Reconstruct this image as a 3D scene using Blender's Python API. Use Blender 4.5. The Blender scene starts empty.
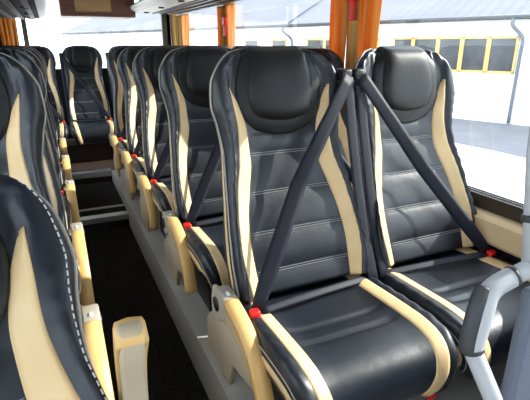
import bpy, bmesh, math, random
import numpy as np
from mathutils import Vector, Matrix
random.seed(4)
C = bpy.context.scene.collection
EYE = 1.45          # working units: z is measured from the eye, lifted and scaled to metres at the end
S = 0.92

# ------------------------------------------------------------------ materials
def mat(name, col, rough=.5, spec=.5, bump=None, noise=None, metallic=0., coat=0., sheen=0., emit=None):
    m = bpy.data.materials.new(name); m.use_nodes = True
    nt = m.node_tree; b = nt.nodes['Principled BSDF']
    b.inputs['Base Color'].default_value = (*col, 1); b.inputs['Roughness'].default_value = rough
    b.inputs['Specular IOR Level'].default_value = spec; b.inputs['Metallic'].default_value = metallic
    b.inputs['Coat Weight'].default_value = coat; b.inputs['Coat Roughness'].default_value = .2
    b.inputs['Sheen Weight'].default_value = sheen
    tc = nt.nodes.new('ShaderNodeTexCoord')
    if noise:
        sc, col2 = noise[0], noise[1]
        n = nt.nodes.new('ShaderNodeTexNoise'); n.inputs['Scale'].default_value = sc; n.inputs['Detail'].default_value = 4
        mp = nt.nodes.new('ShaderNodeMapping'); mp.inputs['Scale'].default_value = noise[2] if len(noise) > 2 else (1, 1, 1)
        nt.links.new(tc.outputs['Object'], mp.inputs['Vector']); nt.links.new(mp.outputs['Vector'], n.inputs['Vector'])
        r = nt.nodes.new('ShaderNodeValToRGB'); r.color_ramp.elements[0].position = .35; r.color_ramp.elements[1].position = .68
        r.color_ramp.elements[0].color = (*col, 1); r.color_ramp.elements[1].color = (*col2, 1)
        nt.links.new(n.outputs['Fac'], r.inputs['Fac']); nt.links.new(r.outputs['Color'], b.inputs['Base Color'])
    if bump:
        sc, st, dist = bump[:3]
        n = nt.nodes.new('ShaderNodeTexNoise'); n.inputs['Scale'].default_value = sc; n.inputs['Detail'].default_value = 6
        mp = nt.nodes.new('ShaderNodeMapping'); mp.inputs['Scale'].default_value = bump[3] if len(bump) > 3 else (1, 1, 1)
        nt.links.new(tc.outputs['Object'], mp.inputs['Vector']); nt.links.new(mp.outputs['Vector'], n.inputs['Vector'])
        bp = nt.nodes.new('ShaderNodeBump'); bp.inputs['Strength'].default_value = st; bp.inputs['Distance'].default_value = dist
        nt.links.new(n.outputs['Fac'], bp.inputs['Height']); nt.links.new(bp.outputs['Normal'], b.inputs['Normal'])
    return m

LEATHER = mat('leather', (.006, .0092, .0165),   .42, .56, bump=(24, .16, .008))
PADLEATHER = mat('padded_leather', (.0042, .0048, .0065), .44, .34, bump=(30, .1, .005))
TAN = mat('tan_leather', (.70, .49, .25), .45, .45, bump=(40, .2, .004), noise=(14, (.76, .55, .30)))
CREAM = mat('grey_piping', (.38, .35, .31), .5)
DULLPIPE = mat('dark_piping', (.05, .042, .032), .5)
THREAD = mat('thread', (.26, .27, .29), .6)
WHITETHREAD = mat('white_thread', (.6, .6, .62), .6)
SHELL = mat('back_shell_plastic', (.012, .012, .014), .5, .4)
BEIGE = mat('beige_plastic', (.47, .38, .27), .45, .4, noise=(6, (.42, .34, .24)))
BEIGEDARK = mat('grey_beige_plastic', (.52, .44, .33), .5, .4, noise=(6, (.47, .39, .29)))
WOODPAD = mat('light_wood_grip', (.72, .46, .18), .4, .45, noise=(9, (.62, .38, .13), (1, 1, .25)))
GREYCAP = mat('grey_plastic_cap', (.36, .32, .27), .5)
BLACKP = mat('black_plastic', (.008, .008, .009), .45)
RED = mat('red_plastic', (.72, .012, .012), .35, .5)
BELT = mat('belt_webbing', (.008, .010, .019), .55, .25, bump=(160, .3, .002), sheen=.0)
CARPET = mat('ribbed_carpet', (.012, .012, .013), .95, .1, noise=(60, (.035, .035, .036)), bump=(220, .8, .01, (1, 5, 1)))
BROWNFLOOR = mat('brown_lino', (.030, .017, .013), .6, .3, noise=(8, (.022, .013, .010)))
GREYTRIM = mat('grey_vinyl', (.42, .41, .39), .6, .3, bump=(60, .3, .003))
ALU = mat('brushed_aluminium', (.55, .57, .60), .38, .5, metallic=.85, bump=(40, .1, .002, (1, 30, 30)))
RAILGREY = mat('grey_powder_coat', (.40, .41, .44), .4, .5, bump=(90, .1, .001))
RAILDARK = mat('dark_grip_rubber', (.035, .038, .045), .5, .4)
PANELBLUE = mat('blue_grey_panel', (.115, .135, .185), .5, .4, bump=(120, .15, .002))
WALLBEIGE = mat('beige_wall_trim', (.72, .55, .34), .45, .4, noise=(5, (.66, .5, .3)))
WALLDARK = mat('dark_wall_carpet', (.012, .012, .015), .95, .1, bump=(150, .5, .004))
FRAME = mat('dark_window_frame', (.035, .026, .016), .5)
WHITEP = mat('white_panel', (.78, .78, .77), .45, .4, bump=(3, .05, .01))
CEIL = mat('ceiling_fabric', (.74, .73, .71), .8, .2, bump=(80, .1, .002))
RACKGREY = mat('rack_grey', (.016, .016, .018), .7, .12, noise=(2.5, (.05, .05, .055), (6, .5, 2)))
BROWNWOOD = mat('mahogany_veneer', (.135, .042, .018), .4, .5, noise=(5, (.09, .027, .012), (1, 1, 7)))
TANVENEER = mat('tan_inset', (.34, .2, .085), .5, .4, noise=(6, (.28, .16, .07), (1, 1, 6)))
GOLD = mat('gold_pillar_fabric', (.55, .31, .09), .7, .3, noise=(22, (.28, .14, .035), (1, 6, .15)))
PLASTER = mat('white_plaster', (.82, .83, .82), .85, .2, noise=(.8, (.76, .78, .78)), bump=(12, .2, .02))
ROOFGREY = mat('corrugated_roof', (.165, .165, .19), .75, .2, noise=(.5, (.19, .19, .215)))
YELLOW = mat('yellow_window_frame', (.62, .41, .13), .5)
DARKPANE = mat('dark_reflecting_pane', (.05, .05, .055), .35, .25, noise=(.9, (.11, .12, .13)))
PIPE = mat('zinc_pipe', (.13, .145, .17), .5, .4)
GUTTER = mat('zinc_gutter', (.07, .068, .07), .6, .3, noise=(3, (.05, .05, .05)))
ASPHALT = mat('asphalt', (.17, .168, .185), .9, .2, noise=(1.5, (.20, .198, .215)), bump=(40, .4, .02))
PAVE = mat('pale_concrete', (.66, .65, .62), .9, .2, noise=(.6, (.58, .57, .55)))

def mat_curtain(name, c1, c2):
    m = bpy.data.materials.new(name); m.use_nodes = True; nt = m.node_tree
    for n in list(nt.nodes): nt.nodes.remove(n)
    out = nt.nodes.new('ShaderNodeOutputMaterial'); mix = nt.nodes.new('ShaderNodeMixShader'); mix.inputs[0].default_value = .5
    d = nt.nodes.new('ShaderNodeBsdfDiffuse'); t = nt.nodes.new('ShaderNodeBsdfTranslucent')
    tc = nt.nodes.new('ShaderNodeTexCoord'); mp = nt.nodes.new('ShaderNodeMapping'); mp.inputs['Scale'].default_value = (1, 14, .4)
    n = nt.nodes.new('ShaderNodeTexNoise'); n.inputs['Scale'].default_value = 4; r = nt.nodes.new('ShaderNodeValToRGB')
    r.color_ramp.elements[0].color = (*c1, 1); r.color_ramp.elements[1].color = (*c2, 1)
    r.color_ramp.elements[0].position = .4; r.color_ramp.elements[1].position = .62
    L = nt.links.new
    L(tc.outputs['Object'], mp.inputs['Vector']); L(mp.outputs['Vector'], n.inputs['Vector']); L(n.outputs['Fac'], r.inputs['Fac'])
    L(r.outputs['Color'], d.inputs['Color']); L(r.outputs['Color'], t.inputs['Color'])
    L(d.outputs[0], mix.inputs[1]); L(t.outputs[0], mix.inputs[2]); L(mix.outputs[0], out.inputs['Surface'])
    return m
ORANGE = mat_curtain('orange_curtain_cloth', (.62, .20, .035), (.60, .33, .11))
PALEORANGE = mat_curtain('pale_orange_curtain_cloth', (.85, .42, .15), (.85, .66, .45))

def mat_glass():
    m = bpy.data.materials.new('clear_glass'); m.use_nodes = True; nt = m.node_tree
    for n in list(nt.nodes): nt.nodes.remove(n)
    out = nt.nodes.new('ShaderNodeOutputMaterial'); mix = nt.nodes.new('ShaderNodeMixShader')
    lw = nt.nodes.new('ShaderNodeLayerWeight'); lw.inputs['Blend'].default_value = .5
    pw = nt.nodes.new('ShaderNodeMath'); pw.operation = 'POWER'; pw.inputs[1].default_value = 5
    fr = nt.nodes.new('ShaderNodeMath'); fr.operation = 'MULTIPLY_ADD'; fr.inputs[1].default_value = .5; fr.inputs[2].default_value = .02
    nt.links.new(lw.outputs['Facing'], pw.inputs[0]); nt.links.new(pw.outputs[0], fr.inputs[0])
    t = nt.nodes.new('ShaderNodeBsdfTransparent'); t.inputs['Color'].default_value = (.95, .97, .97, 1)
    g = nt.nodes.new('ShaderNodeBsdfGlossy'); g.inputs['Roughness'].default_value = .02
    nt.links.new(fr.outputs[0], mix.inputs[0]); nt.links.new(t.outputs[0], mix.inputs[1]); nt.links.new(g.outputs[0], mix.inputs[2])
    nt.links.new(mix.outputs[0], out.inputs['Surface'])
    return m
GLASS = mat_glass()

# ------------------------------------------------------------------ object helpers
def mesh_from(verts, faces, m, smooth=True):
    me = bpy.data.meshes.new('m')
    me.from_pydata([tuple(map(float, v)) for v in verts], [], faces)
    bm = bmesh.new(); bm.from_mesh(me)
    bmesh.ops.recalc_face_normals(bm, faces=bm.faces); bm.to_mesh(me); bm.free()
    me.materials.append(m)
    if smooth: me.polygons.foreach_set('use_smooth', [True]*len(me.polygons))
    return me

def link(name, me, parent=None, loc=(0, 0, 0)):
    me.name = name
    o = bpy.data.objects.new(name, me); C.objects.link(o); o.location = loc
    if parent: o.parent = parent
    return o

def tag(o, label=None, cat=None, group=None, kind=None):
    if label: o['label'] = label
    if cat: o['category'] = cat
    if group: o['group'] = group
    if kind: o['kind'] = kind
    return o

def empty(name, loc=(0, 0, 0)):
    o = bpy.data.objects.new(name, None); C.objects.link(o); o.location = loc; o.empty_display_size = .1
    return o

class MB:
    def __init__(s): s.v = []; s.f = []
    def add(s, verts, faces):
        k = len(s.v); s.v += [tuple(map(float, p)) for p in verts]; s.f += [tuple(i+k for i in f) for f in faces]; return s
    def box(s, x0, x1, y0, y1, z0, z1, bev=0, seg=2):
        bm = bmesh.new(); bmesh.ops.create_cube(bm, size=1)
        for v in bm.verts:
            v.co = Vector(((x0+x1)/2 + v.co.x*(x1-x0), (y0+y1)/2 + v.co.y*(y1-y0), (z0+z1)/2 + v.co.z*(z1-z0)))
        if bev: bmesh.ops.bevel(bm, geom=bm.edges[:], offset=bev, segments=seg, profile=.5, affect='EDGES')
        return s.addbm(bm)
    def addbm(s, bm):
        bm.verts.index_update()
        s.add([v.co[:] for v in bm.verts], [[v.index for v in f.verts] for f in bm.faces]); bm.free(); return s
    def prism_x(s, poly, x0, x1, bev=0, seg=2):      # poly in (y, z), extruded along x
        bm = bmesh.new(); a = [bm.verts.new((x0, y, z)) for y, z in poly]; b = [bm.verts.new((x1, y, z)) for y, z in poly]
        n = len(poly); bm.faces.new(a); bm.faces.new(b[::-1])
        for i in range(n): bm.faces.new((a[i], b[i], b[(i+1) % n], a[(i+1) % n]))
        bmesh.ops.recalc_face_normals(bm, faces=bm.faces)
        if bev:
            bmesh.ops.bevel(bm, geom=[e for e in bm.edges if e.verts[0].co.x == e.verts[1].co.x], offset=bev, segments=seg, profile=.5, affect='EDGES')
        return s.addbm(bm)
    def prism_y(s, poly, y0, y1):                    # poly in (x, z), extruded along y
        n = len(poly)
        return s.add([(x, y0, z) for x, z in poly]+[(x, y1, z) for x, z in poly],
              [tuple(range(n)), tuple(range(2*n-1, n-1, -1))]+[(i, (i+1) % n, n+(i+1) % n, n+i) for i in range(n)])
    def tube(s, pts, r, n=10, cap=True):
        pts = [Vector(p) for p in pts]; k0 = len(s.v); up = None; m = len(pts)
        rr = r if isinstance(r, (list, tuple)) else [r]*m
        for i, p in enumerate(pts):
            d = (pts[min(i+1, m-1)]-pts[max(i-1, 0)]).normalized()
            if up is None: up = d.orthogonal().normalized()
            up = (up - d*up.dot(d)).normalized(); b = d.cross(up)
            for j in range(n):
                a = 2*math.pi*j/n; s.v.append(tuple(p+(up*math.cos(a)+b*math.sin(a))*rr[i]))
        for i in range(m-1):
            for j in range(n):
                s.f.append((k0+i*n+j, k0+i*n+(j+1) % n, k0+(i+1)*n+(j+1) % n, k0+(i+1)*n+j))
        if cap: s.f.append(tuple(range(k0, k0+n))); s.f.append(tuple(range(k0+(m-1)*n, k0+m*n)))
        return s
    def solid_grid(s, F, B):                         # F, B : rows x cols x 3 front and back surfaces
        F = np.asarray(F, float); B = np.asarray(B, float); R, K = F.shape[:2]; k = len(s.v); h = R*K
        s.v += [tuple(p) for p in F.reshape(-1, 3)]+[tuple(p) for p in B.reshape(-1, 3)]
        q = lambda i, j: k+i*K+j
        for i in range(R-1):
            for j in range(K-1):
                s.f.append((q(i, j), q(i, j+1), q(i+1, j+1), q(i+1, j)))
                s.f.append((h+q(i, j), h+q(i+1, j), h+q(i+1, j+1), h+q(i, j+1)))
        for i in range(R-1):
            for j in (0, K-1): s.f.append((q(i, j), q(i+1, j), h+q(i+1, j), h+q(i, j)))
        for j in range(K-1):
            for i in (0, R-1): s.f.append((q(i, j), q(i, j+1), h+q(i, j+1), h+q(i, j)))
        return s
    def loft(s, rings, cap=True):                    # closed rings
        R = len(rings); n = len(rings[0]); k = len(s.v)
        for r in rings: s.v += [tuple(map(float, p)) for p in r]
        for i in range(R-1):
            for j in range(n):
                s.f.append((k+i*n+j, k+i*n+(j+1) % n, k+(i+1)*n+(j+1) % n, k+(i+1)*n+j))
        if cap: s.f.append(tuple(range(k, k+n))); s.f.append(tuple(range(k+(R-1)*n, k+R*n)))
        return s
    def mesh(s, m, smooth=True): return mesh_from(s.v, s.f, m, smooth)
    def build(s, name, m, parent=None, loc=(0, 0, 0), smooth=False): return link(name, s.mesh(m, smooth), parent, loc)

def pchip(x, y):
    x = np.array(x, float); y = np.array(y, float); h = np.diff(x); dl = np.diff(y)/h; d = np.zeros_like(y)
    for i in range(1, len(x)-1):
        if dl[i-1]*dl[i] > 0:
            w1 = 2*h[i]+h[i-1]; w2 = h[i]+2*h[i-1]; d[i] = (w1+w2)/(w1/dl[i-1]+w2/dl[i])
    d[0] = dl[0]; d[-1] = dl[-1]
    def f(q):
        q = np.clip(np.asarray(q, float), x[0], x[-1]); i = np.clip(np.searchsorted(x, q)-1, 0, len(x)-2)
        t = (q-x[i])/h[i]
        return (2*t**3-3*t**2+1)*y[i]+(t**3-2*t**2+t)*h[i]*d[i]+(-2*t**3+3*t**2)*y[i+1]+(t**3-t**2)*h[i]*d[i+1]
    return f

# ------------------------------------------------------------------ seat shape
TH = math.radians(15); ST, CT = math.sin(TH), math.cos(TH)
Z0 = .395                                            # foot of the backrest plane above the platform
def P3(x, t, n): return (x, t*ST - n*CT, Z0 + t*CT + n*ST)
TOP = .862
fw = pchip([0, .1, .2, .35, .5, .6, .67, .74, .79, .825, .85, .862], [.258, .260, .254, .238, .226, .240, .256, .250, .226, .196, .160, .122])
fb = pchip([0, .15, .25, .36, .47, .57, .65, .725], [.222, .238, .231, .216, .190, .182, .190, .199])
fa = pchip([0, .15, .25, .36, .47, .57, .65, .725], [.184, .191, .184, .160, .136, .140, .160, .194])
fn0 = pchip([0, .15, .3, .5, .65, .78, .83, .862], [.050, .030, .0, -.030, -.014, -.004, -.012, -.045])
fk = pchip([0, .1, .45, .6, .75, .862], [.8, 1, 1, .85, .45, .1])
fback = pchip([0, .2, .6, .78, .83, .862], [-.10, -.12, -.122, -.120, -.112, -.092])
SEAMS = [.075, .21, .35, .488]
def keyx(t):
    w = float(fw(t)); b = min(float(fb(min(t, .725))), w-.03) if t > .7 else float(fb(t)); a = min(float(fa(min(t, .725))), b-.002)
    c = (b+w)/2+.004
    return a, b, c, w
def front_fn(t):
    a, b, c, w = keyx(t); k = float(fk(t)); n0 = float(fn0(t))
    f = pchip([0, a*.75, a, b, c, (c+w)/2, w], [0, .002*k, .008*k, .036*k, .052*k, .044*k, -.006])
    lo, hi = -1, 2
    for sm in [-.06]+SEAMS+[.56]:
        if sm <= t: lo = sm
        elif hi == 2: hi = sm
    def g(x):
        ax = abs(x); n = n0+float(f(ax))
        if ax < a and t < .56 and hi < 2:
            fr = (t-lo)/(hi-lo); n += .011*max(0., math.sin(math.pi*fr))**.45*max(0, 1-(ax/a)**6) - .003*max(0, 1-(ax/a)**6)
        if b < ax < w and t < .66:
            e = math.sin(math.pi*(ax-b)/(w-b)); n += .0042*e*math.sin(t*112+2.2*math.sin(ax*60+t*9)+1.3*math.sin(t*31))*min(1, (t)/.1)*(1-t/1.1)
        if t > .74 and ax > .105:
            e = min(1, (t-.74)/.05)*min(1, (ax-.105)/.02)*max(0, min(1, (w-ax)/.02)); n += .0035*e*math.sin(ax*210+t*40)
        return n
    return g

def make_backrest():
    rings = []
    us = np.linspace(-1, 1, 61)
    ts = list(np.linspace(0, .78, 72))+list(np.linspace(.79, TOP, 14))
    for t in ts:
        g = front_fn(t); w = float(fw(t)); nb = float(fback(t)); nw = float(fn0(t))-.006
        ring = [P3(u*w, t, g(u*w)) for u in us]
        d = nw-nb; tp = .052*max(0, min(1, (t-.45)/.3))
        side = [(w+.002, nw-.22*d), (w-.004-tp*.5, nw-.55*d), (w-.014-tp, nw-.8*d), (w-.036-tp, nb+.006), (w*.6, nb), (0, nb-.006)]
        ring += [P3(x, t, n) for x, n in side]+[P3(-x, t, n) for x, n in side[-2::-1]]
        rings.append(ring)
    return MB().loft(rings).mesh(LEATHER)

def ribbon(xa, xb, t0, t1, rows, cols, lift, thick, m, taper=None):
    F = []; B = []
    for t in np.linspace(t0, t1, rows):
        g = front_fn(t); A = xa(t); Bx = xb(t); rf = []; rb = []
        for j in range(cols):
            q = j/(cols-1); x = A+(Bx-A)*q; e = math.sin(math.pi*q)**.5
            rf.append(P3(x, t, g(x)+lift*e+.0005)); rb.append(P3(x, t, g(x)-thick))
        F.append(rf); B.append(rb)
    return MB().solid_grid(F, B).mesh(m)

def make_trim(sg): return ribbon(lambda t: sg*keyx(t)[0], lambda t: sg*keyx(t)[1], .0, .72, 60, 7, .004, .006, TAN)

def make_side_trim(sg):
    F = []; B = []
    for t in np.linspace(0.0, .835, 60):
        w = float(fw(t)); nw = float(fn0(t))-.006; nb = float(fback(t)); d = nw-nb; wd = .24+.26*(t/.83)**2
        rf = []; rb = []
        for j in range(5):
            q = .26+wd*j/4; x = w+.0045 - (.020+.060*max(0, min(1, (t-.45)/.3)))*max(0, q-.2) + .002*math.sin(math.pi*j/4)
            rf.append(P3(sg*x, t, nw-q*d)); rb.append(P3(sg*(x-.008), t, nw-q*d))
        F.append(rf); B.append(rb)
    return MB().solid_grid(F, B).mesh(TAN)

def outline(off, nfun, t0=0.0):
    of = off if callable(off) else (lambda t: off)
    left = [P3(-(float(fw(t))+of(t)), t, nfun(t)) for t in np.linspace(t0, TOP, 60)]
    right = [P3(float(fw(t))+of(t), t, nfun(t)) for t in np.linspace(TOP, t0, 60)]
    return left+right
def make_piping():
    m = MB().tube(outline(.003, lambda t: float(fn0(t))-.008), .0036, 8)
    return m.mesh(CREAM)
def make_rear_piping():
    return MB().tube(outline(lambda t: -.012-.052*max(0, min(1, (t-.45)/.3)), lambda t: float(fn0(t))-.006-.8*(float(fn0(t))-.006-float(fback(t)))), .003, 8).mesh(DULLPIPE)

def make_pad(pts, ctr, thick, m, base=0.0, power=4, rings=9, nper=64):
    # pts: right-half outline from top centre round to bottom centre, in (x, t)
    full = pts+[(-x, t) for x, t in pts[-2:0:-1]]
    P = np.array(full); n = len(P); out = []
    for k in range(nper):                            # closed Catmull-Rom
        u = k/nper*n; i = int(u); f = u-i
        p0, p1, p2, p3 = P[(i-1) % n], P[i % n], P[(i+1) % n], P[(i+2) % n]
        out.append(.5*((2*p1)+(-p0+p2)*f+(2*p0-5*p1+4*p2-p3)*f*f+(-p0+3*p1-3*p2+p3)*f**3))
    O = np.array(out); c = np.array(ctr); rr = []
    rs = [1-(1-i/rings)**1.8 if False else math.sin(math.pi/2*i/rings) for i in range(1, rings+1)]
    for r in rs[::-1]:
        ring = []
        for o in O:
            x, t = c+(o-c)*r; tt = min(t, TOP)
            n_ = front_fn(tt)(x)+base+thick*max(0, 1-r**power)**.5
            ring.append(P3(x, t, n_))
        rr.append(ring)
    first = []
    for o in O:
        x, t = c+(o-c)*.985; tt = min(t, TOP); first.append(P3(x, t, front_fn(tt)(x)+base-.02))
    return MB().loft([first]+rr).mesh(m)

PILLOW = [(0, .870), (.06, .870), (.104, .862), (.115, .80), (.128, .735), (.130, .675), (.108, .622), (.055, .603), (0, .598)]
COLLAR = [(0, .85), (.11, .845), (.150, .80), (.168, .74), (.168, .68), (.150, .62), (.112, .578), (.055, .556), (0, .551)]

def make_seams():
    m = MB()
    for sm in SEAMS:
        for dt in (-.004, .004):
            t = sm+dt; g = front_fn(t); a = keyx(t)[0]
            m.tube([P3(x, t, g(x)+.0008) for x in np.linspace(-a*.985, a*.985, 24)], .0011, 5)
    return m.mesh(THREAD)

def make_stitching(sg):
    m = MB()
    if 1:
        ts = np.arange(.05, .80, .0125)
        for t in ts:
            def q(t):
                a, b, c, w = keyx(t); x = b+(w-b)*.70; return P3(sg*x, t, front_fn(t)(x)+.0012)
            m.tube([q(t), q(t+.004), q(t+.0078)], .0012, 5)
    return m.mesh(WHITETHREAD)

# cushion: path in (y, z) and half width
CP = np.array([(.03, .372), (-.05, .383), (-.15, .388), (-.27, .394), (-.37, .397), (-.43, .392), (-.475, .375), (-.505, .343), (-.516, .300), (-.508, .255), (-.488, .215)])
_s = np.r_[0, np.cumsum(np.hypot(*np.diff(CP, axis=0).T))]; SL = _s[-1]
py_, pz_ = pchip(_s, CP[:, 0]), pchip(_s, CP[:, 1])
cw = pchip([0, .1, .4, .50, .56, .62, SL], [.270, .280, .284, .280, .268, .252, .232])
CSEAM = [.285, .365]
def cus(s):
    e = 1e-3; y, z = float(py_(s)), float(pz_(s)); dy = float(py_(min(s+e, SL))-py_(max(s-e, 0))); dz = float(pz_(min(s+e, SL))-pz_(max(s-e, 0)))
    L = math.hypot(dy, dz); ny, nz = dz/L, -dy/L
    if nz < -.3 and s < .3: ny, nz = -ny, -nz
    W = float(cw(s)); r = W/.284
    return y, z, ny, nz, W, .190*r, .236*r
def cus_h(s, x):
    y, z, ny, nz, W, a, b = cus(s); ax = abs(x)
    h = float(pchip([0, a*.7, a, b, (b+W)/2, W-.012, W], [0, 0, .003, .013, .018, .010, -.012])(ax))
    if ax < a:
        k = 1-(ax/a)**6
        for sm in CSEAM: h -= .011*k*math.exp(-((s-sm)/.011)**2)
        h -= .012*k*math.exp(-((s-.25)/.12)**2)
    if b < ax < W: h += .002*math.sin(s*95+ax*70)*math.sin(math.pi*(ax-b)/(W-b))
    return h
def CPt(s, x, dh=0):
    y, z, ny, nz, *_ = cus(s); h = cus_h(s, x)+dh
    return (x, y+ny*h, z+nz*h)
def make_cushion():
    rings = []
    for s in np.linspace(0, SL, 64):
        y, z, ny, nz, W, a, b = cus(s)
        ring = [CPt(s, u*W) for u in np.linspace(-1, 1, 57)]
        for x, h in ((W+.002, -.045), (W, -.08), (W-.02, -.105)): ring.append((x, y+ny*h, z+nz*h))
        for x, h in ((-(W-.02), -.105), (-W, -.08), (-(W+.002), -.045)): ring.append((x, y+ny*h, z+nz*h))
        rings.append(ring)
    return MB().loft(rings).mesh(LEATHER)
def make_cushion_trim(sg):
    F = []; B = []
    for s in np.linspace(.0, SL, 50):
        *_, W, a, b = cus(s); rf = []; rb = []
        for j in range(7):
            x = sg*(a+(b-a)*j/6); e = math.sin(math.pi*j/6)**.5
            rf.append(CPt(s, x, .0035*e+.0006)); rb.append(CPt(s, x, -.006))
        F.append(rf); B.append(rb)
    return MB().solid_grid(F, B).mesh(TAN)
def make_cushion_piping(sg):
    pts = []
    for s in np.linspace(.05, SL, 40):
        y, z, ny, nz, W, a, b = cus(s); pts.append((sg*(W-.001), y-ny*.016, z-nz*.016))
    return MB().tube(pts, .0032, 7).mesh(CREAM)
def make_cushion_side(sg):
    F = []; B = []
    for s in np.linspace(.08, SL, 36):
        y, z, ny, nz, W, a, b = cus(s); rf = []; rb = []
        for h in (-.034, -.046, -.058):
            rf.append((sg*(W+.0045), y+ny*h, z+nz*h)); rb.append((sg*(W-.008), y+ny*h, z+nz*h))
        F.append(rf); B.append(rb)
    return MB().solid_grid(F, B).mesh(TAN)

def strap(pts, nrm, width, thick=.0025):
    """flat belt along pts; nrm gives the facing at each point"""
    pts = [Vector(p) for p in pts]; nn = [Vector(n).normalized() for n in (nrm if isinstance(nrm[0], (tuple, list, Vector)) else [nrm]*len(pts))]
    F = []; B = []; m = len(pts)
    for i, p in enumerate(pts):
        d = (pts[min(i+1, m-1)]-pts[max(i-1, 0)]).normalized(); n = (nn[i]-d*nn[i].dot(d)).normalized(); w = d.cross(n)
        wd = width[i] if isinstance(width, (list, tuple)) else width
        F.append([tuple(p+w*(k*wd/2)+n*(thick/2+.0012*(1-abs(k)))) for k in (-1, -.5, 0, .5, 1)])
        B.append([tuple(p+w*(k*wd/2)-n*thick/2) for k in (-1, -.5, 0, .5, 1)])
    return MB().solid_grid(F, B)
def lerp(a, b, n): return [Vector(a).lerp(Vector(b), i/(n-1)) for i in range(n)]
def sag(pts, v, amt):
    n = len(pts); return [p+Vector(v)*amt*math.sin(math.pi*i/(n-1)) for i, p in enumerate(pts)]
FRONT = (0, -CT, ST)

def make_shoulder_belt(sg):                          # sg = side of the shoulder guide; the tongue is on the other hip
    top = P3(sg*.262, .735, .055); mid = P3(0, .36, .058); bot = (-sg*.235, -.135, .415)
    pts = lerp(top, mid, 14)[:-1]+lerp(mid, bot, 12)
    n = [(-.5*min(1, i/12), -1, .1+.25*min(1, i/12)) for i in range(len(pts))]
    return strap(pts, n, [.050]*6+[.053]*4+[.056]*10+[.056, .055, .052, .046, .038][:len(pts)-20]).mesh(BELT)
def make_drop_belt(sg):                              # the run from the shoulder guide down to the floor anchor
    pts = [P3(sg*.262, .735, .045), P3(sg*.262, .55, .04), P3(sg*.262, .35, .045), P3(sg*.262, .15, .06), (sg*.262, -.10, .385), (sg*.262, -.05, .29)]
    q = []
    for a, b in zip(pts[:-1], pts[1:]): q += lerp(a, b, 6)[:-1]
    q.append(Vector(pts[-1]))
    return strap(q, (0, -1, .15), .044).mesh(BELT)
def make_lap_belt(sg):
    a = (sg*.255, -.085, .397); b = (-sg*.225, -.140, .408)
    pts = sag(lerp(a, b, 16), (0, -.1, 1), .004)
    return strap(pts, (0, -.6, .8), .027).mesh(BELT)
def make_guide(sg):
    m = MB(); x, y, z = P3(sg*.262, .745, .035)
    m.box(x-.021, x+.021, y-.014, y+.05, z-.022, z+.022, .010, 3)
    return m.mesh(BLACKP)
def make_buckle(sg):
    m = MB(); x = -sg*.247
    m.box(x-.016, x+.016, -.160, -.128, .392, .422, .006, 2)
    return m.mesh(RED)
def make_buckle_stalk(sg):
    m = MB(); x = -sg*.252
    m.tube([(x, -.02, .30), (x, -.07, .35), (x, -.13, .40)], [.012, .013, .016], 8)
    return m.mesh(BLACKP)

ARM_TOP = [(.035, .405), (.02, .428), (-.02, .436), (-.10, .432), (-.18, .415), (-.255, .380), (-.315, .325), (-.355, .255), (-.375, .185)]
ARM_LOW = [(-.345, .180), (-.315, .245), (-.262, .298), (-.20, .330), (-.12, .342), (-.04, .335), (.015, .345)]
def make_arm(sg, xs=.302, w=.024):
    poly = [(y, z-.006) for y, z in ARM_TOP]+ARM_LOW
    return MB().prism_x(poly, sg*xs-w*.92, sg*xs+w*.92, .006, 3).mesh(BEIGE)
def make_arm_pad(sg, xs=.302, w=.024):
    T = np.array(ARM_TOP[2:]); ss = np.r_[0, np.cumsum(np.hypot(*np.diff(T, axis=0).T))]; fy, fz = pchip(ss, T[:, 0]), pchip(ss, T[:, 1])
    F = []; B = []
    for s in np.linspace(.055, ss[-1], 30):
        y, z = float(fy(s)), float(fz(s)); e = 1e-3
        dy = float(fy(s)-fy(s-e)); dz = float(fz(s)-fz(s-e)); L = math.hypot(dy, dz); ny, nz = dz/L, -dy/L
        ww = w+.002; rf = []; rb = []
        for k, h in ((-1, -.028), (-1, -.004), (-.85, .004), (0, .007), (.85, .004), (1, -.004), (1, -.028)):
            rf.append((sg*xs+k*ww, y+ny*h, z+nz*h)); rb.append((sg*xs+k*ww*.7, y-ny*.03, z-nz*.03))
        F.append(rf); B.append(rb)
    return MB().solid_grid(F, B).mesh(WOODPAD)
def make_hinge(sg, xs=.302, w=.027):
    poly = [(.045, .36), (.042, .415), (.02, .439), (-.03, .444), (-.078, .438), (-.07, .36), (-.02, .325), (.02, .33)]
    m = MB().prism_x(poly, sg*xs-w, sg*xs+w, .008, 3)
    return m.mesh(GREYCAP)
def make_pivot(sg, xs=.302, w=.027):
    x = sg*(xs+w)
    return MB().tube([(x-sg*.002, .0, .385), (x+sg*.004, .0, .385)], .026, 20).mesh(BLACKP)
def make_button(sg, xs=.302):
    return MB().box(sg*xs-.006, sg*xs+.006, -.055, -.035, .438, .4465, .002, 1).mesh(WHITEP)
def make_pedestal(sg):
    poly = [(.205, 0), (.19, .12), (.175, .33), (.14, .365), (.03, .365), (-.06, .31), (-.28, .27), (-.33, .22), (-.30, .14), (-.17, .09), (-.15, 0)]
    m = MB().prism_x(poly, sg*.262, sg*.284, .008, 2)
    m.box(-.20, -.17, -.34, .12, 0, .27, .006); m.box(.17, .20, -.34, .12, 0, .27, .006)
    if sg == 0: pass
    return m
def make_underframe():
    m = MB(); m.box(-.235, .235, -.40, .05, .225, .275, .01); m.box(-.20, -.165, -.30, .02, 0, .24, .008); m.box(.165, .20, -.30, .02, 0, .24, .008)
    return m.mesh(BLACKP)
def make_side_panel(sg):
    poly = [(.290, 0), (.285, .15), (.255, .19), (.210, .21), (.208, .30), (.19, .35), (.03, .372), (-.06, .31), (-.25, .27), (-.28, .20), (-.20, .16), (-.02, .12), (.03, 0)]
    return MB().prism_x(poly, sg*.262, sg*.284, .008, 2).mesh(BEIGEDARK)
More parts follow.
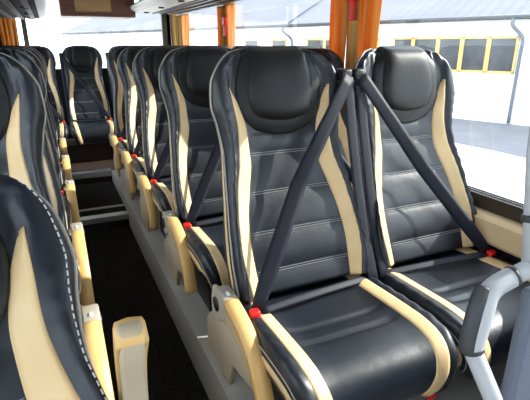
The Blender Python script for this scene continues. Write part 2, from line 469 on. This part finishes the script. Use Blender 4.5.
def make_lever(sg):
    return MB().box(sg*.205-.017, sg*.205+.017, -.498, -.468, .185, .215, .005, 2).mesh(RED)

SH = {}
def sh(key, fn, *a):
    k = (key,)+a
    if k not in SH: SH[k] = fn(*a)
    return SH[k]

def make_seat(name, label, group, kind, cat='seat'):
    """kind: arm side (-1, 1 or 0), belt guide side, stitching"""
    arm, belt, stitch = kind; aw = .018 if stitch else .024
    t = empty(name); tag(t, label, cat, group)
    b = link('backrest', sh('b', make_backrest), t)
    link('piping', sh('p', make_piping), b); link('rear_piping', sh('rp', make_rear_piping), b)
    link('seam_stitching', sh('sm', make_seams), b)
    if stitch:
        for sg in (-1, 1): tag(link('edge_stitching', sh('st', make_stitching, sg), b), 'dashed white stitching')
    for sg in (-1, 1):
        tag(link('trim_strip', sh('t', make_trim, sg), t), 'tan leather strip')
        tag(link('side_trim', sh('sd', make_side_trim, sg), t), 'tan leather side stripe')
    link('headrest_surround', sh('c', lambda: make_pad(COLLAR, (0, .70), .017, PADLEATHER, .001, 5)), t)
    link('headrest', sh('h', lambda: make_pad(PILLOW, (0, .735), .030, PADLEATHER, .008, 6)), t)
    c = link('cushion', sh('cu', make_cushion), t); 
    for sg in (-1, 1):
        link('piping', sh('cpi', make_cushion_piping, sg), c)
        tag(link('cushion_trim', sh('ct', make_cushion_trim, sg), t), 'tan leather strip')
        tag(link('cushion_side_trim', sh('cs', make_cushion_side, sg), t), 'tan leather side stripe')
    link('underframe', sh('uf', make_underframe), t)
    if arm:
        tag(link('side_panel', sh('sp', make_side_panel, arm), t), 'beige plastic side panel')
        a = tag(link('armrest', sh('a', make_arm, arm, .302, aw), t), 'beige armrest with tan wood grip')
        link('grip', sh('ap', make_arm_pad, arm, .302, aw), a); link('hinge_cap', sh('ah', make_hinge, arm, .302, aw+.003), a); link('pivot', sh('pv', make_pivot, arm, .302, aw+.003), a)
        link('button', sh('bt', make_button, arm), a)
    if belt:
        link('shoulder_belt', sh('sb', make_shoulder_belt, belt), t); link('lower_belt', sh('db', make_drop_belt, belt), t)
        link('lap_belt', sh('lb', make_lap_belt, belt), t); link('belt_guide', sh('bg', make_guide, belt), t)
        k = tag(link('buckle', sh('bu', make_buckle, belt), t), 'red buckle'); link('buckle_stalk', sh('bs', make_buckle_stalk, belt), k)
    return t

def copy_tree(o, parent=None):
    c = o.copy(); C.objects.link(c)
    if parent: c.parent = parent; c.matrix_parent_inverse = Matrix.Identity(4)
    for ch in list(o.children): copy_tree(ch, c)
    return c

PLAT = -1.23
RIGHT_ROWS = [1.30, 2.12, 2.93, 3.69, 4.44]
LEFT_ROWS = [1.36, 2.14, 2.92, 3.66, 4.40]
AX, BX, LX = .740, 1.318, -.292
ordn = ['nearest the camera', 'second from the camera', 'third from the camera', 'fourth from the camera', 'fifth from the camera, beside the rear step']
labA = ['large black and tan aisle seat in the centre foreground, red buckle and belt crossing it',
        'black and tan aisle seat directly behind the large foreground aisle seat',
        'right-hand black and tan aisle seat, third row back from the camera',
        'right-hand black and tan aisle seat, fourth row back, just before the last',
        'right-hand black and tan aisle seat farthest back along the aisle, before the rear bench row']
labB = ['black and tan window seat in the right foreground, sunlit headrest beside the glass',
        'black window seat directly behind the foreground pair, only its top showing below the window',
        'black window seat in the third right-hand row, mostly hidden behind nearer seats',
        'black window seat in the fourth right-hand row, a sliver near the rear curtain',
        'black window seat in the fifth right-hand row, hidden under the rear corner curtain']
labL = ['left single seat second from the camera, tan strip visible above the foreground bolster',
        'left single seat third from the camera, its armrest reaching down beside the aisle carpet',
        'left single seat fourth from the camera, thin tan-edged back in the row',
        'left single seat fifth from the camera, armrest ending near the lower step',
        'left single seat farthest back along the aisle, next to the upper step']
A0 = make_seat('coach_seat', labA[0], 'right-hand aisle seats', (-1, 1, False))
B0 = make_seat('coach_seat', labB[0], 'right-hand window seats', (0, -1, False))
L1 = make_seat('coach_seat', labL[0], 'left-hand single seats', (1, -1, False))
tag(link('release_lever', sh('lv', make_lever, 1), A0), 'red release lever')
for i, y in enumerate(RIGHT_ROWS):
    a = A0 if i == 0 else copy_tree(A0); b = B0 if i == 0 else copy_tree(B0)
    a.location = (AX+(0, .002, .004, .006, .006)[i], y, PLAT); b.location = (BX+(0, .002, .004, .006, .006)[i], y, PLAT); a['label'] = labA[i]; b['label'] = labB[i]
for i, y in enumerate(LEFT_ROWS):
    a = L1 if i == 0 else copy_tree(L1)
    a.location = (LX, y, PLAT); a['label'] = labL[i]
# front left seat: seen from very near, its armrest folded up
L0 = make_seat('coach_seat', 'nearest left single seat, cut off, bolster with dashed white stitching, armrest folded up', 'left-hand single seats', (1, 0, True))
L0.location = (-.120, .218, PLAT+.024); L0.rotation_euler = (0, 0, .304)
rec = Matrix.Translation((0, 0, Z0))@Matrix.Rotation(-.447, 4, 'X')@Matrix.Translation((0, 0, -Z0))   # leaned back
base = Matrix.Translation(L0.location)@Matrix.Rotation(.304, 4, 'Z')
for ch in L0.children:
    n_ = ch.name.split('.')[0]
    if n_ in ('backrest', 'trim_strip', 'side_trim', 'headrest', 'headrest_surround'): ch.matrix_local = rec
    if n_ == 'armrest':                              # folded up alongside the backrest
        ch.matrix_local = base.inverted()@Matrix.Translation((.046, .46, -.775))@Matrix.Rotation(math.radians(-130), 4, 'X')@Matrix.Translation((-.302, 0, -.43))
# rear row across the back
R0 = make_seat('coach_seat', 'rear-row seat in the middle of the bus, facing down the aisle above the steps', 'rear bench row seats', (0, -1, False))
for i, (x, lab) in enumerate([(.35, None), (-.158, 'rear-row seat at the far left corner, beside the rear left curtain'),
                      (.855, 'rear-row seat just right of the aisle, its dark top behind the row of aisle seats'),
                      (1.35, 'rear-row seat in the far right corner, hidden behind the other seats')]):
    r = R0 if i == 0 else copy_tree(R0)
    r.location = (x, 5.70, PLAT); r.scale = (.857, 1, 1)
    if lab: r['label'] = lab

# ------------------------------------------------------------------ the bus body
XL, XR, YF, YB = -.62, 1.62, -2.3, 6.75
def structure(mb, name, m, smooth=False): return tag(mb.build(name, m, None, (0, 0, 0), smooth), kind='structure')
structure(MB().box(.0-.02, .45, YF, 3.70, -1.50, -1.45), 'floor', CARPET)
structure(MB().box(-.02, .45, 3.70, 4.77, -1.50, -1.34, .004), 'floor', CARPET)
structure(MB().box(.43, XR, YF, 4.77, -1.50, PLAT), 'floor', GREYTRIM)
structure(MB().box(XL, .0, YF, 4.77, -1.50, PLAT), 'floor', GREYTRIM)
structure(MB().box(XL, XR, 4.77, YB, -1.50, PLAT), 'floor', BROWNFLOOR)
structure(MB().box(.0, .43, 3.685, 3.765, -1.385, -1.334, .006), 'trim_1', ALU)
structure(MB().box(.0, .43, 3.905, 3.945, -1.342, -1.332, .003), 'trim_2', GREYTRIM)
structure(MB().box(.0, .43, 4.755, 4.84, -1.285, -1.224, .006), 'trim_3', ALU)
structure(MB().box(-.42, 1.58, 5.27, 5.30, PLAT, -1.04, .006), 'trim_4', BROWNFLOOR)
structure(MB().box(XL-.06, XR+.06, YF, YB+.1, .60, .66), 'ceiling', CEIL)
# windows: bottom z -.607, top z .40
WB, WT = -.607, .40
pil = [(YF, YF+.12), (-.02, .10), (2.22, 2.38), (4.34, 4.52), (6.52, YB)]
def side_wall(x0, x1, nm):
    m = MB().box(x0, x1, YF, YB, -1.5, WB-.005)
    m.box(x0, x1, YF, YB, WT, .62)
    structure(m, 'wall_'+nm, WALLDARK)
side_wall(XR, XR+.06, 'right'); side_wall(XL-.06, XL, 'left')
k = 5
for sgn, x0, x1 in ((1, XR, XR+.05), (-1, XL-.05, XL)):
    for a, b in pil:
        structure(MB().box(x0 if sgn > 0 else x0, x1, a, b, WB-.005, WT, .006), 'trim_%d' % k, GOLD if a > 0 else FRAME); k += 1
    xi = XR if sgn > 0 else XL
    # frame, bright ledge
    structure(MB().box(xi-.012 if sgn > 0 else xi, xi if sgn > 0 else xi+.012, YF, YB, -.668, WB, .003), 'trim_%d' % k, FRAME); k += 1
    led = [(xi, -.668), (xi-sgn*.045, -.672), (xi-sgn*.060, -.690), (xi-sgn*.062, -.775), (xi-sgn*.05, -.79), (xi, -.79)]
    structure(MB().prism_y(led, YF, 6.4), 'trim_%d' % k, WALLBEIGE); k += 1
    for j in range(len(pil)-1):
        xg = x0+.02 if sgn > 0 else x0+.03
        structure(MB().box(xg, xg+.005, pil[j][1], pil[j+1][0], WB, WT), 'window_%d' % (j+1 if sgn > 0 else j+6), GLASS)
# front wall under and over the windscreen
m = MB().box(XL, XR, YF-.06, YF, -1.5, -.48); m.box(XL, XR, YF-.06, YF, .42, .62); m.box(XL, XL+.08, YF-.06, YF, -.48, .42); m.box(XR-.08, XR, YF-.06, YF, -.48, .42)
structure(m, 'wall_front', WALLDARK)
structure(MB().box(XL+.08, XR-.08, YF-.035, YF-.028, -.48, .42), 'window_11', GLASS)
# back wall with its wide window
m = MB().box(XL, XR, YB, YB+.06, -1.5, -.30); m.box(XL, -.40, YB, YB+.06, -.30, .6); m.box(1.55, XR, YB, YB+.06, -.30, .6)
m.box(-.40, 1.55, YB, YB+.06, .585, .6); structure(m, 'wall_back', WALLDARK)
structure(MB().box(-.40, 1.55, YB+.02, YB+.028, -.30, .59), 'window_10', GLASS)
structure(MB().box(-.255, -.20, YB-.07, YB, -.30, .6, .008), 'trim_%d' % k, FRAME); k += 1
structure(MB().box(1.49, 1.56, YB-.07, YB, -.30, .6, .008), 'trim_%d' % k, FRAME); k += 1

# luggage racks
def rack(sgn, name_label):
    f = lambda x: 1.62-x if sgn > 0 else x-(-.62)
    fx = lambda d: XR-d if sgn > 0 else XL+d            # d = distance from the wall
    ds = .42 if sgn > 0 else .585; t = empty('luggage_rack', (0, 0, 0 if sgn > 0 else -.09)); tag(t, name_label, 'luggage rack', 'overhead luggage racks')
    outer = MB().prism_y([(fx(.0), .375), (fx(ds), .370), (fx(ds), .40), (fx(0), .41)], -.3, 5.99)
    outer.build('outer_tray', RACKGREY, t)
    inner = MB().prism_y([(fx(ds), .363 if sgn > 0 else .370), (fx(.59), .372), (fx(.64), .395), (fx(.655), .43), (fx(.64), .44), (fx(.60), .41), (fx(ds), .40)], -.3, 5.99)
    inner.build('inner_tray', WHITEP, t)
    for dd in (.06, .17, .28, .36) if sgn > 0 else (.06, .17, .28, .39, .50):
        MB().box(min(fx(dd), fx(dd+.04)), max(fx(dd), fx(dd+.04)), -.3, 5.99, .358, .374, .004).build('air_duct', BLACKP, t)
    MB().tube([(fx(.655), -.3, .435), (fx(.655), 5.99, .435)], .014, 12).build('edge_rail', ALU, t, smooth=True)
    for y in (.9, 2.5, 4.0, 5.5):
        b = MB().box(min(fx(.60), fx(.63)), max(fx(.60), fx(.63)), y-.02, y+.02, .415, .605, .004); b.build('bracket', ALU, t)
    for y in (1.0, 1.8, 2.6, 3.4, 4.2, 5.0, 5.8):
        MB().tube([(fx(.50), y, .372), (fx(.50), y, .356)], .03, 16).build('reading_light', RACKGREY, t, smooth=True)
    return t
rack(1, 'overhead luggage rack above the right-hand windows, white underside with dark air ducts')
rack(-1, 'overhead luggage rack at the top left corner, dark ribbed underside')
# rear locker between the racks
t = empty('overhead_locker', (.62, 6.3, .315)); tag(t, 'brown wooden overhead locker box across the rear, above the rear window', 'locker')
MB().box(-.43, .41, -.28, .28, .0, .24, .012).build('body', BROWNWOOD, t)
MB().box(-.27, .13, -.300, -.27, .055, .24, .008).build('door_panel', TANVENEER, t)
MB().box(-.415, .395, -.290, -.275, .008, .03, .004).build('lower_molding', BROWNWOOD, t)

# curtains
def curtain(x, y0, y1, z0, z1, label, m, amp=.013, waves=4, pinch=.85, along='y', name='curtain'):
    F = []; B = []; rows = 26; cols = 40; cy = (y0+y1)/2; h = (y1-y0)/2
    ph = random.random()*6
    for i in range(rows):
        v = i/(rows-1); z = z1+(z0-z1)*v; wd = h*(1-(1-pinch)*math.sin(math.pi*min(1, v*1.1)*.5))
        rf = []; rb = []
        for j in range(cols):
            q = -1+2*j/(cols-1); d = amp*math.sin(q*math.pi*waves+ph+.6*v)*(1-.15*v)+.006*math.sin(q*17+v*5)
            p = (d, q*wd, z-(z0+z1)/2) if along == 'y' else (q*wd, d, z-(z0+z1)/2)
            rf.append(p); rb.append((p[0]+.003, p[1], p[2]) if along == 'y' else (p[0], p[1]+.003, p[2]))
        F.append(rf); B.append(rb)
    loc = (x, cy, (z0+z1)/2) if along == 'y' else (cy, x, (z0+z1)/2)
    o = MB().solid_grid(F, B).build(name, m, None, loc, True)
    return tag(o, label, 'curtain', 'orange window curtains')
curtain(1.597, 2.06, 2.24, -.60, .36, 'orange curtain half on the near side of the middle pillar, beside the sunlit headrest', ORANGE)
curtain(1.597, 2.35, 2.53, -.60, .36, 'orange curtain half on the far side of the middle pillar, left strip of the pair', ORANGE)
curtain(1.597, 4.16, 4.35, -.60, .36, 'orange curtain half on the near side of the second pillar, in a paler cloth', PALEORANGE)
curtain(1.597, 4.46, 4.64, -.60, .36, 'orange curtain half on the far side of the second pillar, behind the red hammer', ORANGE)
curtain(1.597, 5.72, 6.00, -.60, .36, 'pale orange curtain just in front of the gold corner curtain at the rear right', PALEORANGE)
curtain(1.597, 6.00, 6.40, -.60, .36, 'gold curtain right in the rear right corner', GOLD, .018)
curtain(6.62, -.50, -.30, -.45, .40, 'gold and orange curtain in the rear left corner beside the rear window', ORANGE, .02, 4, .9, 'x')
def hammer(y, z, label):
    t = empty('emergency_hammer', (1.585, y, z)); tag(t, label, 'hammer', 'red emergency hammers on the pillars')
    MB().box(-.015, .03, -.032, .032, -.02, .055, .008).build('head', RED, t)
    MB().box(-.008, .02, -.014, .014, -.12, -.015, .006).build('handle', RED, t)
hammer(2.295, .25, 'red emergency hammer on the middle pillar between two orange curtains')
hammer(4.405, .20, 'red emergency hammer on the second pillar, farther back')

# guard rail in front of the right-hand seats
t = empty('grab_rail', (.70, .47, PLAT)); tag(t, 'grey tubular grab rail with a dark bent grip in the right foreground', 'rail')
off = Vector((.70, .47, PLAT))
def L(*p): return tuple(Vector(p)-off)
def bez(pts, n=8):
    out = []; P = [Vector(p) for p in pts]; m = len(P)
    for i in range(m-1):
        p0 = P[max(i-1, 0)]; p1 = P[i]; p2 = P[i+1]; p3 = P[min(i+2, m-1)]
        for k_ in range(n):
            f = k_/n; out.append(.5*((2*p1)+(p2-p0)*f+(2*p0-5*p1+4*p2-p3)*f*f+(-p0+3*p1-3*p2+p3)*f**3))
    out.append(P[-1]); return out
lowp = L(.6135, .4555, -.511); hi = L(.652, .470, -.411)
MB().tube([L(.70, .30, -1.22), L(.6365, .415, -.596), lowp], .0162, 18).build('leg', RAILGREY, t, smooth=True)
MB().tube(bez([lowp, L(.620, .458, -.490), L(.6335, .463, -.450), L(.645, .468, -.420), L(.658, .469, -.406), L(.676, .467, -.397), L(.700, .464, -.388)], 8), .0185, 18).build('grip', RAILGREY, t, smooth=True)
g = MB().tube(bez([L(.601, .456, -.508), L(.603, .459, -.487), L(.6195, .467, -.434), L(.640, .474, -.403)], 6), .0140, 14).build('grip_insert', RAILDARK, t, smooth=True)
tag(g, 'dark rubber insert')
for p, q in ((L(.6145, .4545, -.515), L(.6135, .4565, -.508)), (L(.694, .465, -.390), L(.700, .464, -.388))):
    MB().tube([p, q], .0197, 18).build('collar', RAILDARK, t, smooth=True)
MB().tube([L(.698, .464, -.3885), L(.735, .456, -.374), L(.80, .450, -.366), L(1.50, .44, -.36)], .0165, 18).build('top_rail', RAILGREY, t, smooth=True)
MB().tube([L(.732, .458, -.38), L(.747, .500, -.18), L(.775, .56, .40)], .0150, 16).build('post', RAILGREY, t, smooth=True)
MB().tube([L(.738, .474, -.295), L(.7388, .4765, -.283)], .0200, 16).build('collar', RAILDARK, t, smooth=True)
MB().box(.050, .80, -.018, .012, .0, .80, .012, 3).build('guard_panel', PANELBLUE, t)

# ------------------------------------------------------------------ outside
ZG = -2.6
structure(MB().box(-60, 80, -60, 90, ZG-.1, ZG), 'ground', PAVE)
fac = Matrix(((-.367, .93, 0), (.93, .367, 0), (0, 0, 1))).to_4x4()     # local x runs along the facade, local y away from the bus
road = MB().add([(10.15, -12, ZG), (16, -12, ZG), (14.5, 10, ZG), (9.5, 23, ZG), (5.5, 33, ZG), (6.2, 33, ZG), (9.7, 11, ZG), (10.25, 7.5, ZG)][:0], [])
road.add([(x, y, z) for z in (ZG+.002, ZG+.012) for x, y in ((10.6, -14), (24, -14), (14.12, 10.77), (4.0, 36.4), (3.0, 36), (9.7, 11.5), (10.2, 8))],
         [tuple(range(7)), tuple(range(13, 6, -1))]+[(i, (i+1) % 7, 7+(i+1) % 7, 7+i) for i in range(7)])
structure(road, 'road', ASPHALT)
bt = empty('building', (14.121, 10.769, ZG)); tag(bt, 'long low white building with yellow framed windows and grey roof outside the right windows', 'building')
bt.rotation_euler = (0, 0, math.atan2(.93, -.367))
# local frame: x along the facade towards the rear, y points towards the bus
dpt = 9.0
MB().box(-14, 34, -dpt, 0, 0, 3.5).build('wall', PLASTER, bt)
rf = MB()
N = 240
Fr = []; Bk = []
for i in range(N+1):
    x = -14.4+48.8*i/N; rip = .035*(i % 2)
    Fr.append([(x, .40, 3.46+rip), (x, -dpt/2, 5.7+rip)]); Bk.append([(x, .40, 3.42), (x, -dpt/2, 5.62)])
rf.solid_grid(Fr, Bk); rf.add([(-14.4, -dpt/2, 5.7), (34.4, -dpt/2, 5.7), (34.4, -dpt-.4, 3.46), (-14.4, -dpt-.4, 3.46)], [(0, 1, 2, 3)])
rf.build('roof', ROOFGREY, bt)
MB().tube([(-14.4, .42, 3.44), (34.4, .42, 3.44)], .07, 10).build('gutter', GUTTER, bt, smooth=True)
def win(a, b, z0=1.68, z1=2.88):
    w = MB(); fr = .075
    w.box(a, b, -.02, .05, z0, z0+fr); w.box(a, b, -.02, .05, z1-fr, z1); w.box(a, a+fr, -.02, .05, z0, z1); w.box(b-fr, b, -.02, .05, z0, z1)
    o = w.build('window', YELLOW, bt)
    MB().box(a+fr*.9, b-fr*.9, -.01, .015, z0+fr*.9, z1-fr*.9).build('pane', DARKPANE, o)
for a, b in ((.0, .93), (.93, 1.84), (1.84, 2.72), (2.72, 3.70), (3.70, 4.55), (5.2, 6.0), (6.9, 7.9), (7.9, 8.9), (10.1, 11.1), (12.0, 13.0)): win(a, b)
for x0, yy in ((-.12, 0), (9.75, 0)):
    MB().tube(bez([(x0+.28, .42, 3.42), (x0+.28, .42, 3.2), (x0+.10, .16, 2.95), (x0, .10, 2.75), (x0, .10, 2.2), (x0, .10, 0.05)], 6), .055, 10).build('downpipe', PIPE, bt, smooth=True)
# lightning rod cable on the roof above the second downpipe
MB().tube([(9.8, .30, 3.56), (9.8, -dpt/2+.2, 5.72)], .035, 8).build('roof_cable', PIPE, bt, smooth=True)

# ------------------------------------------------------------------ light
w = bpy.data.worlds.new('World'); bpy.context.scene.world = w; w.use_nodes = True
bg = w.node_tree.nodes['Background']; bg.inputs['Color'].default_value = (.82, .91, 1, 1); bg.inputs['Strength'].default_value = 2.8
ld = bpy.data.lights.new('Sun', 'SUN'); ld.energy = 6.5; ld.angle = math.radians(.55); ld.color = (1, .95, .86)
lo = bpy.data.objects.new('Sun', ld); C.objects.link(lo)
lo.rotation_euler = Vector((.83, -.12, .545)).to_track_quat('Z', 'Y').to_euler()

# ------------------------------------------------------------------ camera
cd = bpy.data.cameras.new('Camera'); co = bpy.data.objects.new('Camera', cd); C.objects.link(co)
cd.sensor_width = 36; cd.lens = 36*450/530; cd.clip_start = .02; cd.clip_end = 400
co.location = (0, 0, 0); pitch, yaw = math.radians(19.006), math.radians(24.609)
co.rotation_euler = (math.pi/2-pitch, 0, -yaw)
bpy.context.scene.camera = co
vs = bpy.context.scene.view_settings
vs.view_transform = 'Standard'; vs.look = 'None'; vs.gamma = 1; vs.exposure = .75; vs.use_curve_mapping = False

# ------------------------------------------------------------------ to metres, floor at zero
done = set()
for o in bpy.data.objects:
    if o.parent is None: o.location = (o.location.x*S, o.location.y*S, (o.location.z+EYE)*S)
    else: o.location = o.location*S
    if o.type == 'MESH' and o.data.name not in done:
        o.data.transform(Matrix.Scale(S, 4)); done.add(o.data.name)
